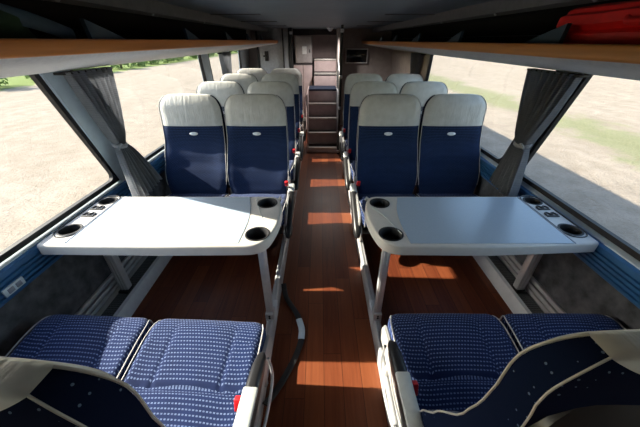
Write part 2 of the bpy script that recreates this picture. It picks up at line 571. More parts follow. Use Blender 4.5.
wn = 0
specs = {-1: [(-.70, 1.71, -1.0, 1.36), (1.90, 3.66, 1.53, 3.36), (3.86, 4.50, 3.57, 4.26), (4.66, 5.30, 4.43, 5.08)],
         1: [(-.70, 1.80, -1.0, 1.46), (1.96, 3.95, 1.62, 3.66)]}
for s in (-1, 1):
    for (ya0, yb0, ya1, yb1) in specs[s]:
        wn += 1
        bm = bmesh.new(); quad_frame(bm, s, ya0, yb0, ya1, yb1, .028, -.012, .012)
        w = struct('window_%d' % wn, bm, M['rubber'])
        bm = bmesh.new()
        vs = [(ya0, ZB), (yb0, ZB), (yb1, ZT), (ya1, ZT)]
        rings = [[(s * (wl(z) + OFF[s] + dd), y + (.004 if k in (0, 3) else -.004), z) for k, (y, z) in enumerate(vs)] for dd in (.002, .006)]
        loft(bm, rings)
        obj('pane', bm, M['glass'], w)
    # pillars between the panes
    sp = specs[s]
    ends = [(sp[i][1], sp[i + 1][0], sp[i][3], sp[i + 1][2]) for i in range(len(sp) - 1)]
    last = sp[-1]
    ends.append((last[1], Y1, last[3], Y1))
    ends.append((Y0, sp[0][0], Y0, sp[0][2]))  # unseen blank panel, widened in place of glass to darken the near seat backs
    for k, (a0, b0, a1, b1) in enumerate(ends):
        bm = bmesh.new()
        rings = [[(s * (wl(z) + OFF[s] + dd), y, z) for (y, z) in ((a0, ZB - .03), (b0, ZB - .03), (b1, ZT + .03), (a1, ZT + .03))] for dd in (-.014, .03)]
        loft(bm, rings)
        bmesh.ops.bevel(bm, geom=list(bm.edges), offset=.004, segments=2, affect='EDGES')
        struct('trim_%d' % (10 + k + (10 if s > 0 else 0)), bm, M['end_wall'] if (s > 0 and a0 > 3) else M['pillar'])
    # header strip above glass
    bm = bmesh.new()
    LO = LT + OFF[s]
    extrude_y(bm, [(s * (LO - .015), ZT - .008), (s * (LO + .03), ZT - .008), (s * (LO + .03), ZT + .08), (s * (LO - .045), ZT + .08)], Y0, 5.4)
    struct('trim_%d' % (3 if s < 0 else 4), bm, M['pillar'])

# body of the coach ahead of this compartment, outside
for s, nm in ((-1, 'left'), (1, 'right')):
    bm = bmesh.new()
    extrude_y(bm, [(s * 1.27, GZ + .35), (s * 1.35, GZ + .35), (s * 1.35, .6), (s * 1.27, 1.4), (s * 1.22, 1.4)], Y1 + .05, Y1 + 9)
    struct('wall_outer_' + nm, bm, M['exterior'])
# end walls
bm = bmesh.new(); box(bm, -WL - .08, WL + .05, Y1, Y1 + .04, -.05, 1.7)
struct('wall_front', bm, M['end_wall'])
bm = bmesh.new(); box(bm, -WL - .08, WL + .05, Y0 - .04, Y0, -.05, 1.7)
struct('wall_back', bm, M['end_wall'])
bm = bmesh.new(); box(bm, .25, .275, 4.95, 5.69, 0, CEIL - .002)
struct('trim_40', bm, M['end_wall'])
bm = bmesh.new(); box(bm, -1.02, -.50, 5.36, 5.39, 0, CEIL - .002, .003)
pt = struct('wall_partition', bm, M['part_grey'])
bm = bmesh.new(); box(bm, -.53, -.50, 5.34, 5.41, 0, CEIL - .002, .004)
box(bm, -1.05, -1.02, 5.34, 5.41, 0, CEIL - .002, .004)
obj('edge_post', bm, M['rubber'], pt)
bm = bmesh.new(); box(bm, -.63, -.61, 5.345, 5.36, .9, CEIL - .01, .003)
obj('joint_strip', bm, M['rubber'], pt)

# ------------------------------------------------------------------ heaters along both walls
for s, nm in ((-1, 'left'), (1, 'right')):
    t = thing('heater_duct', 'long pale metal heater duct with black grille along the %s wall floor' % nm, 'heater', (s * 1.22, 2.0, 0), 0, 'wall heater ducts')
    ox, oy = s * 1.22, 2.0
    def loc(pr): return [(x - ox, z) for x, z in pr]
    bm = bmesh.new()
    extrude_y(bm, loc([(s * 1.155, .001), (s * 1.160, .045), (s * 1.180, .076), (s * 1.200, .080), (s * 1.200, .070), (s * (1.285 + OFF[s]), .070), (s * (1.285 + OFF[s]), .001)]), -3.2, 3.3)
    obj('casing', bm, M['white_strip'], t)
    bm = bmesh.new()
    extrude_y(bm, loc([(s * 1.201, .071), (s * 1.201, .081), (s * 1.268, .083), (s * 1.268, .071)]), -3.2, 3.3)
    obj('grille', bm, M['grille'], t)
    for z in (.085, .120, .160):
        bm = bmesh.new()
        ra, rb = s * (1.269 + OFF[s]), s * (1.2885 + OFF[s])
        box(bm, min(ra, rb) - ox, max(ra, rb) - ox, -3.2, 3.3, z, z + .026, .005)
        obj('wall_rail', bm, M['silver'], t)

# ------------------------------------------------------------------ luggage racks
def rack(s, nm, yend, dz):
    t = thing('luggage_rack', 'overhead luggage rack with orange wooden rail above the %s windows' % nm, 'luggage rack', (s * .95, 2.0, 1.38 + dz), 0, 'luggage racks')
    ox, oy, oz = s * .95, 2.0, 1.38 + dz
    ya, yb = Y0 + .02 - oy, yend - oy
    def loc(pr): return [(x - ox, z + dz - oz) for x, z in pr]
    bm = bmesh.new()
    pr = rpoly([(s * .695, 1.386, .008), (s * .735, 1.386, .008), (s * .735, 1.424, .008), (s * .695, 1.424, .008)], 4)
    extrude_y(bm, loc(pr), ya, yb); obj('rail', bm, M['rail_wood'], t)
    bm = bmesh.new()
    zt = 1.297
    pr = [(s * .705, 1.386), (s * .72, 1.376), (s * .85, 1.357), (s * 1.05, 1.328), (s * 1.235, zt), (s * 1.235, zt + .018), (s * 1.05, 1.346), (s * .85, 1.375), (s * .735, 1.39)]
    extrude_y(bm, loc(pr), ya, yb); obj('underside', bm, M['rack_under'], t)
    bm = bmesh.new()
    pr = [(s * .736, 1.392), (s * .85, 1.377), (s * 1.05, 1.348), (s * 1.20, 1.328), (s * 1.19, 1.56), (s * .94, 1.60 - dz), (s * .94, 1.615 - dz), (s * 1.20, 1.575), (s * 1.215, 1.322), (s * 1.05, 1.345), (s * .85, 1.374)]
    extrude_y(bm, loc(pr), ya, yb); obj('lining', bm, M['rack_dark'], t)
    for k in range(-1, 5):
        y0 = 1.06 + .77 * k
        if y0 + .3 > yend: break
        prof = [(0, 1.383)]
        for j in range(13):
            q = j / 12
            prof.append((q * .30, 1.386 + .088 * (1 - q) ** 1.35 + .01 * math.sin(q * PI)))
        prof.append((.30, 1.380))
        bm = bmesh.new()
        rings = [[(s * (lat + .12 * (zz - 1.38)) - ox, y0 + q - oy, zz + dz - oz + .004) for q, zz in prof] for lat in (.738, .752)]
        loft(bm, rings)
        bmesh.ops.bevel(bm, geom=[e for e in bm.edges if len(e.link_faces) == 2 and e.calc_face_angle(0) > 1.2], offset=.004, segments=2, affect='EDGES')
        obj('divider', bm, M['fin'], t)
rack(-1, 'left', 5.34, 0)
rack(1, 'right', 5.68, -.012)

# red ribbed bag on the right rack
def ribbed_bag():
    t = thing('travel_bag', 'red ribbed travel bag lying on the right luggage rack', 'bag', (.980, .86, 1.363))
    bm = bmesh.new()
    n = 96
    rings = []
    for k in range(41):
        q = k / 40; y = -.36 + .69 * q
        e = min(q, 1 - q) * 40
        sc = 1 - .12 * max(0, 1 - e / 3) ** 2
        ring = []
        for i in range(n):
            a = 2 * PI * i / n
            ca, sa = math.cos(a), math.sin(a)
            r = (abs(ca / .195) ** 4 + abs(sa / .074) ** 4) ** -.25
            rib = 1 - .11 * max(0, math.cos(a * 22)) ** 4
            x = ca * r * sc * rib; z = sa * r * sc * rib
            z += .004 * noise.noise(Vector((x * 8, y * 6, z * 8)))
            ring.append((x, y, .068 + z - .10 * (x)))
        rings.append(ring)
    loft(bm, rings)
    obj('bag_body', bm, M['red_bag'], t)
    bm = bmesh.new()
    tube(bm, catmull([(-.17, -.14, .12), (-.205, -.10, .10), (-.205, .02, .10), (-.17, .06, .12)], 6), .009, 8)
    obj('carry_handle', bm, M['red_bag'], t)
ribbed_bag()
# dark green bag and slate-blue strap on the left rack
def green_bag():
    t = thing('cloth_bag', 'dark green soft cloth bag slumped on the left luggage rack', 'bag', (-.95, .70, 1.365))
    bm = bmesh.new()
    bmesh.ops.create_icosphere(bm, subdivisions=4, radius=1)
    for v in bm.verts:
        p = v.co.copy()
        f = 1 + .10 * noise.noise(p * 2.2) + .05 * noise.noise(p * 6)
        v.co = Vector((p.x * .17 * f, p.y * .34 * f, max(p.z, -.42) * .12 * f + .055 - .13 * (p.x * .17) * -1))
    obj('bag_body', bm, M['green_bag'], t)
    bm = bmesh.new()
    tube(bm, catmull([(.13, -.26, .06), (.12, -.02, .13), (.135, .20, .11), (.15, .36, .068)], 8), .008, 8, rx=.022, up=(1, 0, .2))
    obj('shoulder_strap', bm, M['blue_strap'], t)
green_bag()

# ------------------------------------------------------------------ seats
CUSH_Z = .412
EDGE = [(.28, .155), (.36, .165), (.45, .182), (.50, .20), (.60, .25), (.75, .322), (.85, .345), (.92, .353), (1.0, .354), (1.06, .362)]
HW = [(.28, .215), (.36, .222), (.42, .236), (.50, .243), (.62, .240), (.80, .236), (.92, .234), (1.06, .230)]
THK = [(.28, .075), (.36, .085), (.5, .105), (.75, .085), (.92, .062), (1.06, .055)]
TOPZ = 1.066
def back_ring(z, top_in=0., grow=0.):
    """outline at height z: 0..15 front (left to right), then right side, back, left side"""
    hw = lerp_tab(HW, z) - top_in + grow
    e = lerp_tab(EDGE, z); th = lerp_tab(THK, z)
    rec = .030 * max(0, 1 - abs((z - .60) / .24) ** 2) if abs(z - .6) < .24 else 0
    bulge = .018 * max(0, 1 - ((z - .93) / .15) ** 2)
    ring = []
    nf = 17
    for k in range(nf):
        q = -1 + 2 * k / (nf - 1)
        aq = abs(q)
        y = e + rec * (1 - aq ** 3) - bulge * (1 - aq ** 2) - grow
        if aq > .86: y += .012 * ((aq - .86) / .14) ** 2
        ring.append((q * hw, y, z))
    for k in range(1, 5):
        ring.append((hw - .004 * (k / 4) ** 2, e + .012 + th * k / 4, z))
    for k in range(1, 10):
        q = 1 - 2 * k / 10
        ring.append((q * (hw - .004), e + .012 + th + .012 * (1 - q * q), z))
    for k in range(4):
        ring.append((-hw + .004 * ((4 - k) / 4) ** 2, e + .012 + th * (4 - k) / 4, z))
    return ring

def pillow(bm, hx, hy, z0, z1, r, topfn, rc=.05, nc=5):
    rings = []
    base = rrect(hx, hy, rc, nc)
    dense = []
    for i, p in enumerate(base):
        q = base[(i + 1) % len(base)]
        m = max(1, int(math.hypot(q[0] - p[0], q[1] - p[1]) / .02))
        for j in range(m):
            dense.append((p[0] + (q[0] - p[0]) * j / m, p[1] + (q[1] - p[1]) * j / m))
    base = dense
    def ins(d):
        sx = (hx - d) / hx; sy = (hy - d) / hy
        return [(x * sx, y * sy) for x, y in base]
    rings.append([(x, y, z0) for x, y in ins(.012)])
    rings.append([(x, y, z0 + .012) for x, y in ins(0)])
    for k in range(0, 6):
        a = PI / 2 * k / 5
        d = r * (1 - math.cos(a)); z = z1 - r + r * math.sin(a)
        rings.append([(x, y, z + topfn(x, y) * (k / 5)) for x, y in ins(d)])
    p = ins(r)
    for k in range(1, 33):
        f = 1 - k / 33
        rings.append([(x * f, y * f, z1 + topfn(x * f, y * f)) for x, y in p])
    loft(bm, rings)

def build_seat_meshes(side, near=False):
    """seat facing -Y on the floor at the origin; side = local x sign of the aisle, 0 = window seat"""
    root = thing('passenger_seat', '', 'seat')
    # cushion
    bm = bmesh.new()
    def top(x, y):
        c = .012 * (1 - (x / .24) ** 2) - .010 * math.exp(-((y - .045) / .012) ** 2) - .022 * max(0, (-y - .14) / .09) ** 2
        c += .014 * max(0, (abs(x) - .13) / .11) ** 2 * (1 if y > -.12 else .4)
        c -= .004 * math.exp(-((abs(x) - .125) / .008) ** 2) * (1 if y < .05 else 0)
        return c
    pillow(bm, .243, .232, .285, CUSH_Z - .004, .03, top)
    for v in bm.verts: v.co.z -= (v.co.y + .232) * .17
    cu = obj('cushion', bm, M['fabric'], root)
    bm = bmesh.new()
    for sx in (-1, 1):
        pts = [(sx * .235, .2, CUSH_Z - .006), (sx * .2375, .1, CUSH_Z), (sx * .2375, -.1, CUSH_Z - .001), (sx * .234, -.185, CUSH_Z - .012), (sx * .224, -.222, CUSH_Z - .03), (sx * .222, -.232, CUSH_Z - .07), (sx * .222, -.232, .29)]
        bm = bmesh.new()
        pts = [(a, b, c - (b + .232) * .17) for a, b, c in pts]
        tube(bm, catmull(pts, 5), .0028, 6)
        obj('piping', bm, M['piping'], cu)
    # backrest
    zs = [.285 + (.852 - .285) * k / 22 for k in range(23)]
    bm = bmesh.new()
    vr, fs = loft(bm, [back_ring(z) for z in zs])
    for f in bm.faces:
        c = f.calc_center_median()
    nf = 17; n = len(vr[0])
    for a in range(len(zs) - 1):
        pass
    bm.faces.ensure_lookup_table()
    for i, f in enumerate(bm.faces):
        col = i % n
        f.material_index = 0 if col < nf - 1 else 1
    bk = obj('backrest', bm, [M['back_fabric'], M['side_fabric']], root)
    # headrest with rounded top
    bm = bmesh.new()
    rings = [back_ring(z) for z in (.852, .857, .865, .885, .91, .935, .958)]
    RH, RV = .105, TOPZ - .958
    for k in range(1, 13):
        a = PI / 2 * k / 12
        z = .958 + RV * math.sin(a)
        r = back_ring(z, RH * (1 - math.cos(a) ** .8) * .95)
        m = sum(p[1] for p in r) / len(r)
        kk = 1 - .60 * (1 - math.cos(a)) ** 1.4
        r = [(x, m + (y - m) * kk, zc + .010 * (1 - (x / .24) ** 2) * (k / 12)) for x, y, zc in r]
        rings.append(r)
    loft(bm, rings)
    bm.faces.ensure_lookup_table()
    for i, f in enumerate(bm.faces):
        col = i % n
        row = i // n
        if i >= n * (len(rings) - 1): f.material_index = 0
        elif col < nf - 1: f.material_index = 0
        else:
            c = f.calc_center_median()
            f.material_index = 1
    obj('headrest', bm, [M['leather'], M['crown']], bk)
    # piping round front edge
    bm = bmesh.new()
    for sx in (-1, 1):
        for which, rad in (('f', .0024), ('b', .0018)):
            pts = []
            for z in [.42 + (.950 - .42) * k / 16 for k in range(17)]:
                e = lerp_tab(EDGE, z) + (.010 if which == 'f' else .012 + lerp_tab(THK, z))
                pts.append((sx * (lerp_tab(HW, z) + (.001 if which == 'f' else -.002)), e, z))
            for k in range(1, 11):
                a = PI / 2 * k / 12
                z = .958 + (TOPZ - .958) * math.sin(a)
                e0 = lerp_tab(EDGE, z); th = lerp_tab(THK, z)
                kk = 1 - .60 * (1 - math.cos(a)) ** 1.4
                m = e0 + .03
                e = m + ((e0 + .010 if which == 'f' else e0 + .012 + th) - m) * kk
                x = lerp_tab(HW, z) - .105 * (1 - math.cos(a) ** .8) * .95
                pts.append((sx * (x + .001), e, z + .010 * (1 - (x / .24) ** 2) * (k / 12) + .002))
            bm = bmesh.new()
            tube(bm, pts, rad, 6)
            obj('piping', bm, M['piping'], bk)
    # moulded back shell
    bm = bmesh.new()
    rings = []
    for k in range(19):
        z = .32 + (1.03 - .32) * k / 18
        e = lerp_tab(EDGE, z) + .012 + lerp_tab(THK, z)
        if z > .958:
            aa = math.asin(min(1, (z - .958) / (TOPZ - .958)))
            e -= .035 * (1 - math.cos(aa)) ** 1.4 + .004
        end = min(k, 18 - k) / 3
        w = lerp_tab(HW, z) - .005 - .02 * max(0, 1 - end) ** 2
        if z > .90: w -= .10 * ((z - .90) / .13) ** 2
        dep = .040 * min(1, .25 + end * .75)
        row = [(w * math.cos(PI * j / 14) * (1 if 0 < j < 14 else 1), e - .004 + dep * (abs(math.sin(PI * j / 14)) ** .5), z) for j in range(15)]
        rings.append(row)
    loft(bm, rings)
    obj('back_shell', bm, M['shell'], bk)
    # oval badge
    zc = .792; yb = lerp_tab(EDGE, zc) + .030 * max(0, 1 - abs((zc - .6) / .24) ** 2)
    bm = bmesh.new()
    tilt = Matrix.Translation((0, yb - .003, zc)) @ Matrix.Rotation(math.radians(90 - 15), 4, 'X')
    lathe(bm, [(.004, .005), (.02, .005), (.0225, .003), (.0225, 0)], n=24)
    bmesh.ops.scale(bm, vec=(1.45, .62, 1), verts=bm.verts)
    bmesh.ops.transform(bm, matrix=tilt, verts=bm.verts)
    bd = obj('badge', bm, M['badge'], bk)
    bd['label'] = 'small pale oval badge'
    # frame and supports
    bm = bmesh.new()
    box(bm, -.225, .225, -.19, .15, .20, .235, .006)
    box(bm, -.20, .20, .15, .26, .22, .33, .01)
    obj('seat_frame', bm, M['black'], root)
    if side:
        xx = side * .228
        for yy in (-.10, .14):
            bm = bmesh.new()
            m = Matrix.Translation((xx, yy, .0))
            tube(bm, [(xx, yy, .262), (xx, yy + (.03 if yy > 0 else -.03), .12), (xx, yy + (.03 if yy > 0 else -.03), .093)], .018, 8, rx=.012, up=(0, 1, 0))
            obj('leg', bm, M['grey_metal'], root)
        bm = bmesh.new()      # side panel on the aisle
        xs = side * .252
        prof = [(-.20, .25), (.20, .25), (.235, .30), (.24, .47), (.20, .49), (.165, .40), (-.19, .36), (-.215, .31)]
        rings = [[(xs + dx, y, z) for y, z in prof] for dx in (-.007, .007)]
        loft(bm, rings)
        bmesh.ops.bevel(bm, geom=list(bm.edges), offset=.004, segments=2, affect='EDGES')
        obj('side_panel', bm, M['grey_metal'], root)
        # armrest, pivoting beside the backrest
        bm = bmesh.new()
        if near:
            tilt = Matrix.Translation((side * .266, .33, .462))
            prof = [(0, -.05, .020, .024), (-.14, -.05, .024, .024), (-.26, -.048, .020, .023), (-.33, -.046, .010, .021), (-.375, -.038, -.008, .016), (-.39, -.03, -.02, .008)]
        else:
            tilt = Matrix.Translation((side * .270, .16, .385)) @ Matrix.Rotation(math.radians(21), 4, 'X')
            prof = [(.04, -.028, .022, .018), (.0, -.042, .034, .024), (-.14, -.050, .042, .026), (-.30, -.050, .044, .026), (-.40, -.044, .038, .025), (-.44, -.030, .024, .019), (-.455, -.012, .008, .008)]
        rings = []
        for y, h0, h1, w in prof:
            cz = (h0 + h1) / 2; hh = (h1 - h0) / 2
            rings.append([(px, y, cz + pz) for px, pz in rrect(w, hh, min(w, hh) * .75, 4)])
        loft(bm, rings)
        bmesh.ops.transform(bm, matrix=tilt, verts=bm.verts)
        ar = obj('armrest', bm, M['black'], root)
        bm = bmesh.new()
        if near: box(bm, -.0235, .0235, -.245, .005, .010, .0275, .006, mat=tilt)
        else: box(bm, -.024, .024, -.045, .045, -.012, .040, .010, mat=tilt)
        obj('armrest_cap', bm, M['arm_grey'], ar)['label'] = 'pale grey armrest top'
        bm = bmesh.new()
        if near:
            pts = [(side * .294, .27, .42), (side * .299, .18, .335), (side * .299, .05, .30), (side * .299, -.03, .34), (side * .290, -.045, .43)]
        else:
            pts = [(side * .243, .20, .40), (side * .243, .05, .36), (side * .243, -.15, .30), (side * .243, -.25, .24)]
        tube(bm, catmull(pts, 6), .0055, 8)
        obj('armrest_loop', bm, M['silver'], ar)
        # belt buckle
        bm = bmesh.new()
        tube(bm, [(side * .236, .17, .36), (side * .236, .14, .445)], .007, 8, rx=.012, up=(1, 0, 0))
        bu = obj('belt_stalk', bm, M['black'], root)
        bm = bmesh.new()
        box(bm, -.013, .013, -.010, .010, -.022, .022, .004, mat=Matrix.Translation((side * .236, .125, .462)) @ Matrix.Rotation(math.radians(20), 4, 'X'))
        obj('belt_buckle', bm, M['red'], bu)['label'] = 'red seat belt buckle'
    else:
        for yy in (-.10, .14):
            for xx in (-.10, .10):
                bm = bmesh.new()
                tube(bm, [(xx, yy, .262), (xx, yy, .0)], .014, 8)
                obj('leg', bm, M['grey_metal'], root)
    return root

protoL = build_seat_meshes(+1)     # aisle on local +x
protoR = build_seat_meshes(-1)
protoW = build_seat_meshes(0)
nearL = build_seat_meshes(+1, True)
nearR = build_seat_meshes(-1, True)
used = set()
def place(proto, loc, rz, label, group, recline=0):
    if proto.name in used:
        o = dup(proto, loc, rz, label, group)
    else:
        used.add(proto.name)
        o = proto; o.location = loc; o.rotation_euler = (0, 0, rz); o['label'] = label; o['group'] = group
    if recline:
        for ch in o.children:
            if ch.name.startswith('backrest'):
                a = math.radians(recline)
                P = Vector((0, .2, .40))
                R = Matrix.Rotation(-a, 3, 'X')
                ch.rotation_euler = (-a, 0, 0)
                ch.location = P - R @ P
    return o
ROWS = [1.90, 2.67, 3.44, 4.21]
rown = ['first', 'second', 'third', 'fourth']
XA, XW = .518, 1.015
for i, y in enumerate(ROWS):
    far = ', %s row behind the table' % rown[i]
    place(protoL, (-XA, y, 0), 0, 'navy aisle seat with pale headrest left of the aisle' + far, 'navy seats in rows facing the tables')
    place(protoW, (-XW, y, 0), 0, 'navy window seat with pale headrest by the left windows' + far, 'navy seats in rows facing the tables')
    if i < 3:
        place(protoR, (XA, y, 0), 0, 'navy aisle seat with grey headrest right of the aisle' + far, 'navy seats in rows facing the tables')
        place(protoW, (XW, y, 0), 0, 'navy window seat with grey headrest by the right windows' + far, 'navy seats in rows facing the tables')
FY = .615
place(nearR, (-.500, FY - .035, 0), PI - .05, 'near aisle seat in sunlit navy fabric, seen from behind before the left table', 'near seats seen from behind', -1.0)
place(protoW, (-.996, FY - .012, 0), PI - .05, 'near window seat with half-shaded navy cushion before the left table', 'near seats seen from behind', -1.0)
place(nearL, (XA, FY, 0), PI, 'near aisle seat in shaded navy fabric, seen from behind before the right table', 'near seats seen from behind', -1.2)
place(protoW, (XW, FY, 0), PI, 'near window seat with shaded navy cushion before the right table', 'near seats seen from behind', -1.2)

# floor rails the aisle legs stand on
for s, nm in ((-1, 'left'), (1, 'right')):
    t = thing('floor_rail', 'silver floor rail carrying the seats and table leg %s of the aisle' % nm, 'rail', (s * .297, 2.2, 0), 0, 'seat rails in the floor')
    bm = bmesh.new()
    pr = [(-.022, 0), (.022, 0), (.020, .082), (.012, .092), (.004, .092), (.004, .084), (-.004, .084), (-.004, .092), (-.012, .092), (-.020, .082)]
    extrude_y(bm, pr, -2.1, 2.3)
    obj('profile', bm, M['silver'], t)
    bm = bmesh.new()
    box(bm, -.024, .024, -1.16, -1.02, .004, .100, .004)
    obj('end_bracket', bm, M['white_strip'], t)

# ------------------------------------------------------------------ tables
def table(s, nm):
    TX, TY, TZ = s * .76, 1.25, .633
    t = thing('folding_table', '', 'table', (TX, TY, 0), 0, 'four-seat tables')
    t['label'] = ('sunlit pale table with cup holders at the left windows' if s < 0 else 'shaded grey table with cup holders at the right windows')
    def lp(x, y): return (s * x - TX, y - TY)
    outer = rpoly([(*lp(.268, 1.490), .05), (*lp(1.262 if s > 0 else 1.306, 1.490), .03), (*lp(1.262 if s > 0 else 1.306, 1.034 if s > 0 else 1.015), .018), (*lp(.76, 1.006), .0), (*lp(.275, 1.012), .085), (*lp(.226, 1.20), .10), (*lp(.229, 1.40), .09)], 8)
    tx = 1.200 if s > 0 else 1.238
    cups = [(.318, 1.405), (.318, 1.105), (tx, 1.430), (tx, 1.140)]
    rad = [.050, .052, .042, .046]
    holes = []
    for (cx, cy), r in zip(cups, rad):
        c = lp(cx, cy)
        holes.append([(c[0] + r * math.cos(2 * PI * k / 28), c[1] + r * math.sin(2 * PI * k / 28)) for k in range(28)])
    bm = bmesh.new()
    plate(bm, outer, holes, TZ - .052, TZ, .012)
    tp = obj('tabletop', bm, M['table'], t, angle=35)
    # raised lip round the edge
    # inlay surface
    left = catmull([(*lp(.432, 1.470), 0), (*lp(.398, 1.33), 0), (*lp(.386, 1.20), 0), (*lp(.392, 1.03), 0)], 6)
    pts = [(p.x, p.y) for p in left] + [lp(tx - .066, 1.03), lp(tx - .066, 1.470)]
    bm = bmesh.new(); plate(bm, pts, [], TZ - .001, TZ + .0022)
    obj('inlay', bm, M['inlay'], tp)['label'] = 'smooth grey-blue inlay'
    bm = bmesh.new()
    cr = ((.262, 1.36), (.315, 1.27), (.365, 1.12), (.395, 1.035))
    if s < 0: cr = [(cx, 2.502 - cy) for cx, cy in cr]
    rp = [(*lp(*p), TZ) for p in cr]
    tube(bm, catmull(rp, 6), .0024, 6)
    obj('crease', bm, M['arm_grey'], tp)
    bm = bmesh.new()
    tube(bm, [(*lp(tx - .060, 1.03), TZ + .001), (*lp(tx - .060, 1.47), TZ + .001)], .003, 6)
    obj('groove_line', bm, M['badge_ink'], tp)
    # cup holders
    for (cx, cy), r in zip(cups, rad):
        c = lp(cx, cy)
        bm = bmesh.new()
        lathe(bm, [(r - .006, -.046), (r - .004, -.03), (r - .003, -.004), (r - .001, .0015), (r + .004, .003), (r + .007, .002), (r + .007, -.001), (r, -.002), (r, -.05), (.002, -.05), (.002, -.046)], (c[0], c[1], TZ), 28, cap=False)
        vr = [v for v in bm.verts]
        bmesh.ops.remove_doubles(bm, verts=bm.verts, dist=1e-5)
        lathe(bm, [(r - .006, -.045), (.001, -.045)], (c[0], c[1], TZ), 28, cap=False)
        obj('cup_holder', bm, M['rubber'], tp)
    # window-side tray with bottle clips
    tr = [(x * s - TX, y - TY) for x, y in rrect(.055, .208, .050, 6, tx, 1.284)]
    bm = bmesh.new()
    tube(bm, [(x, y, TZ + .001) for x, y in tr] + [(*tr[0], TZ + .001)], .0036, 6)
    obj('tray_outline', bm, M['black'], tp)
    for yy in (1.345, 1.275):
        bm = bmesh.new()
        for dx in (-.016, .016):
            pts = []
            for k in range(13):
                a = -.2 + (PI + .4) * k / 12
                pts.append((*lp(tx + dx + .013 * math.cos(a), yy + .020 * math.sin(a)), TZ + .003))
            tube(bm, pts, .0045, 6)
        c = lp(tx, yy - .012)
        box(bm, c[0] - .032, c[0] + .032, c[1] - .006, c[1] + .006, TZ - .001, TZ + .005, .002)
        obj('bottle_clip', bm, M['rubber'], tp)
    # aisle leg
    bm = bmesh.new()
    x, y = lp(.297, 1.065)
    box(bm, x - .019, x + .019, y - .016, y + .016, .102, TZ - .051, .005)
    for dx in (-.0085, .0085):
        box(bm, x + dx - .003, x + dx + .003, y - .0185, y - .012, .15, TZ - .055, .001, 1)
    lg = obj('leg', bm, M['silver'], t)
    bm = bmesh.new()
    box(bm, x - .023, x + .023, y - .03, y + .03, .101, .145, .006)
    obj('leg_foot', bm, M['grey_metal'], lg)
    for zz in (.115, .130):
        bm = bmesh.new()
        lathe(bm, [(.001, .004), (.006, .003), (.006, 0)], (0, 0, 0), 10)
        bmesh.ops.transform(bm, matrix=Matrix.Translation((x, y - .03, zz)) @ Matrix.Rotation(PI / 2, 4, 'X'), verts=bm.verts)
        obj('bolt', bm, M['black'], lg)
    # window leg standing on the heater rail
    bm = bmesh.new()
    x, y = lp(1.225 + OFF[s] * .3, 1.28)
    box(bm, x - .026, x + .026, y - .022, y + .022, .084, TZ - .051, .006)
    for dx in (-.012, .004):
        box(bm, x + dx - .003, x + dx + .006, y - .026, y - .018, .10, TZ - .055, .001, 1)
    lg = obj('leg', bm, M['silver'], t)
    bm = bmesh.new()
    box(bm, x - .03, x + .03, y - .04, y + .03, .083, .10, .005)
    obj('leg_foot', bm, M['black'], lg)
table(-1, 'left'); table(1, 'right')

# ------------------------------------------------------------------ curtains
def curtain(s, name_label, ytop, tie, ybot, zt=1.299, zb=.575, inw=.10, pleats=8, th=.032, group='grey window curtains'):
    """gathered curtain: header from ytop[0]..ytop[1], tied at tie=(y,z), flaring to ybot"""
    t = thing('curtain', name_label, 'curtain', (s * 1.19, tie[0], zb), 0, group)
    ox, oy, oz = s * 1.19, tie[0], zb
    zt = 1.2825 if s > 0 else 1.2945
    bm = bmesh.new()
    nu = 110; nz = 46
    rng = random.Random(int(tie[0] * 100) + (3 if s > 0 else 0))
    ph = [rng.uniform(0, 6.28) for _ in range(6)]
    rows = []
    for j in range(nz + 1):
        z = zt + (zb - zt) * j / nz
        if z >= tie[1]:
            q = (zt - z) / (zt - tie[1])
            q2 = q ** 1.08
            a = ytop[0] + (tie[0] - th - ytop[0]) * q2; b = ytop[1] + (tie[0] + th - ytop[1]) * q2
            amp = .030 + .006 * math.sin(q * PI)
            lat = wl(min(z, ZT)) - .048 - .015 * q
        else:
            q = (tie[1] - z) / (tie[1] - zb)
            q2 = q ** .75
            a = tie[0] - th + (ybot[0] - tie[0] + th) * q2; b = tie[0] + th + (ybot[1] - tie[0] - th) * q2
            amp = .022 + .012 * q
            lat = wl(z) - .063 - inw * q ** .9
        tt = max(0, 1 - abs(z - tie[1]) / .05)
        row = []
        for i in range(nu + 1):
            u = i / nu
            ww = u + .012 * math.sin(u * 9 + ph[0]) + .01 * math.sin(u * 21 + ph[1] + z * 2)
            fold = math.sin(ww * pleats * 2 * PI + ph[2] + .6 * math.sin(z * 5 + ph[3]))
            fold = math.copysign(abs(fold) ** .7, fold)
            x = lat + fold * amp * (1 - .25 * tt)
            if z < tie[1]:
                x += inw * .55 * q * (.5 - u) * -1
            x = min(x, wl(min(max(z, ZB), ZT)) - .021)
            y = a + (b - a) * u
            row.append((s * x - ox, y - oy, z - oz))
        rows.append(row)
    vr, fs = loft(bm, rows, cap=False, closed=False)
    r = bmesh.ops.solidify(bm, geom=bm.faces[:], thickness=.0025)
    obj('drape', bm, M['curtain'], t, angle=80)
    bm = bmesh.new()
    lat = wl(tie[1]) - .062
    pts = [(s * (lat + .034 * math.cos(a)) - ox, (th + .012) * math.sin(a), tie[1] - oz + .012 * math.cos(a)) for a in [2 * PI * k / 20 for k in range(21)]]
    tube(bm, pts, .012, 8, rx=.004, up=(0, 0, 1))
    tube(bm, catmull([(s * (lat - .03) - ox, -.02, tie[1] - oz), (s * (lat - .04) - ox, -.05, tie[1] - oz + .01), (s * (lat - .035) - ox, -.075, tie[1] - oz - .012)], 5), .006, 6)
    obj('tieback', bm, M['curtain'], t)
    bm = bmesh.new()
    xa, xb = sorted((s * 1.185 - ox, s * 1.232 - ox))
    box(bm, xa, xb, ytop[0] - .01 - oy, ytop[1] + .01 - oy, zt - .010 - oz, zt - oz, .002)
    obj('curtain_rail', bm, M['rubber'], t)
    return t
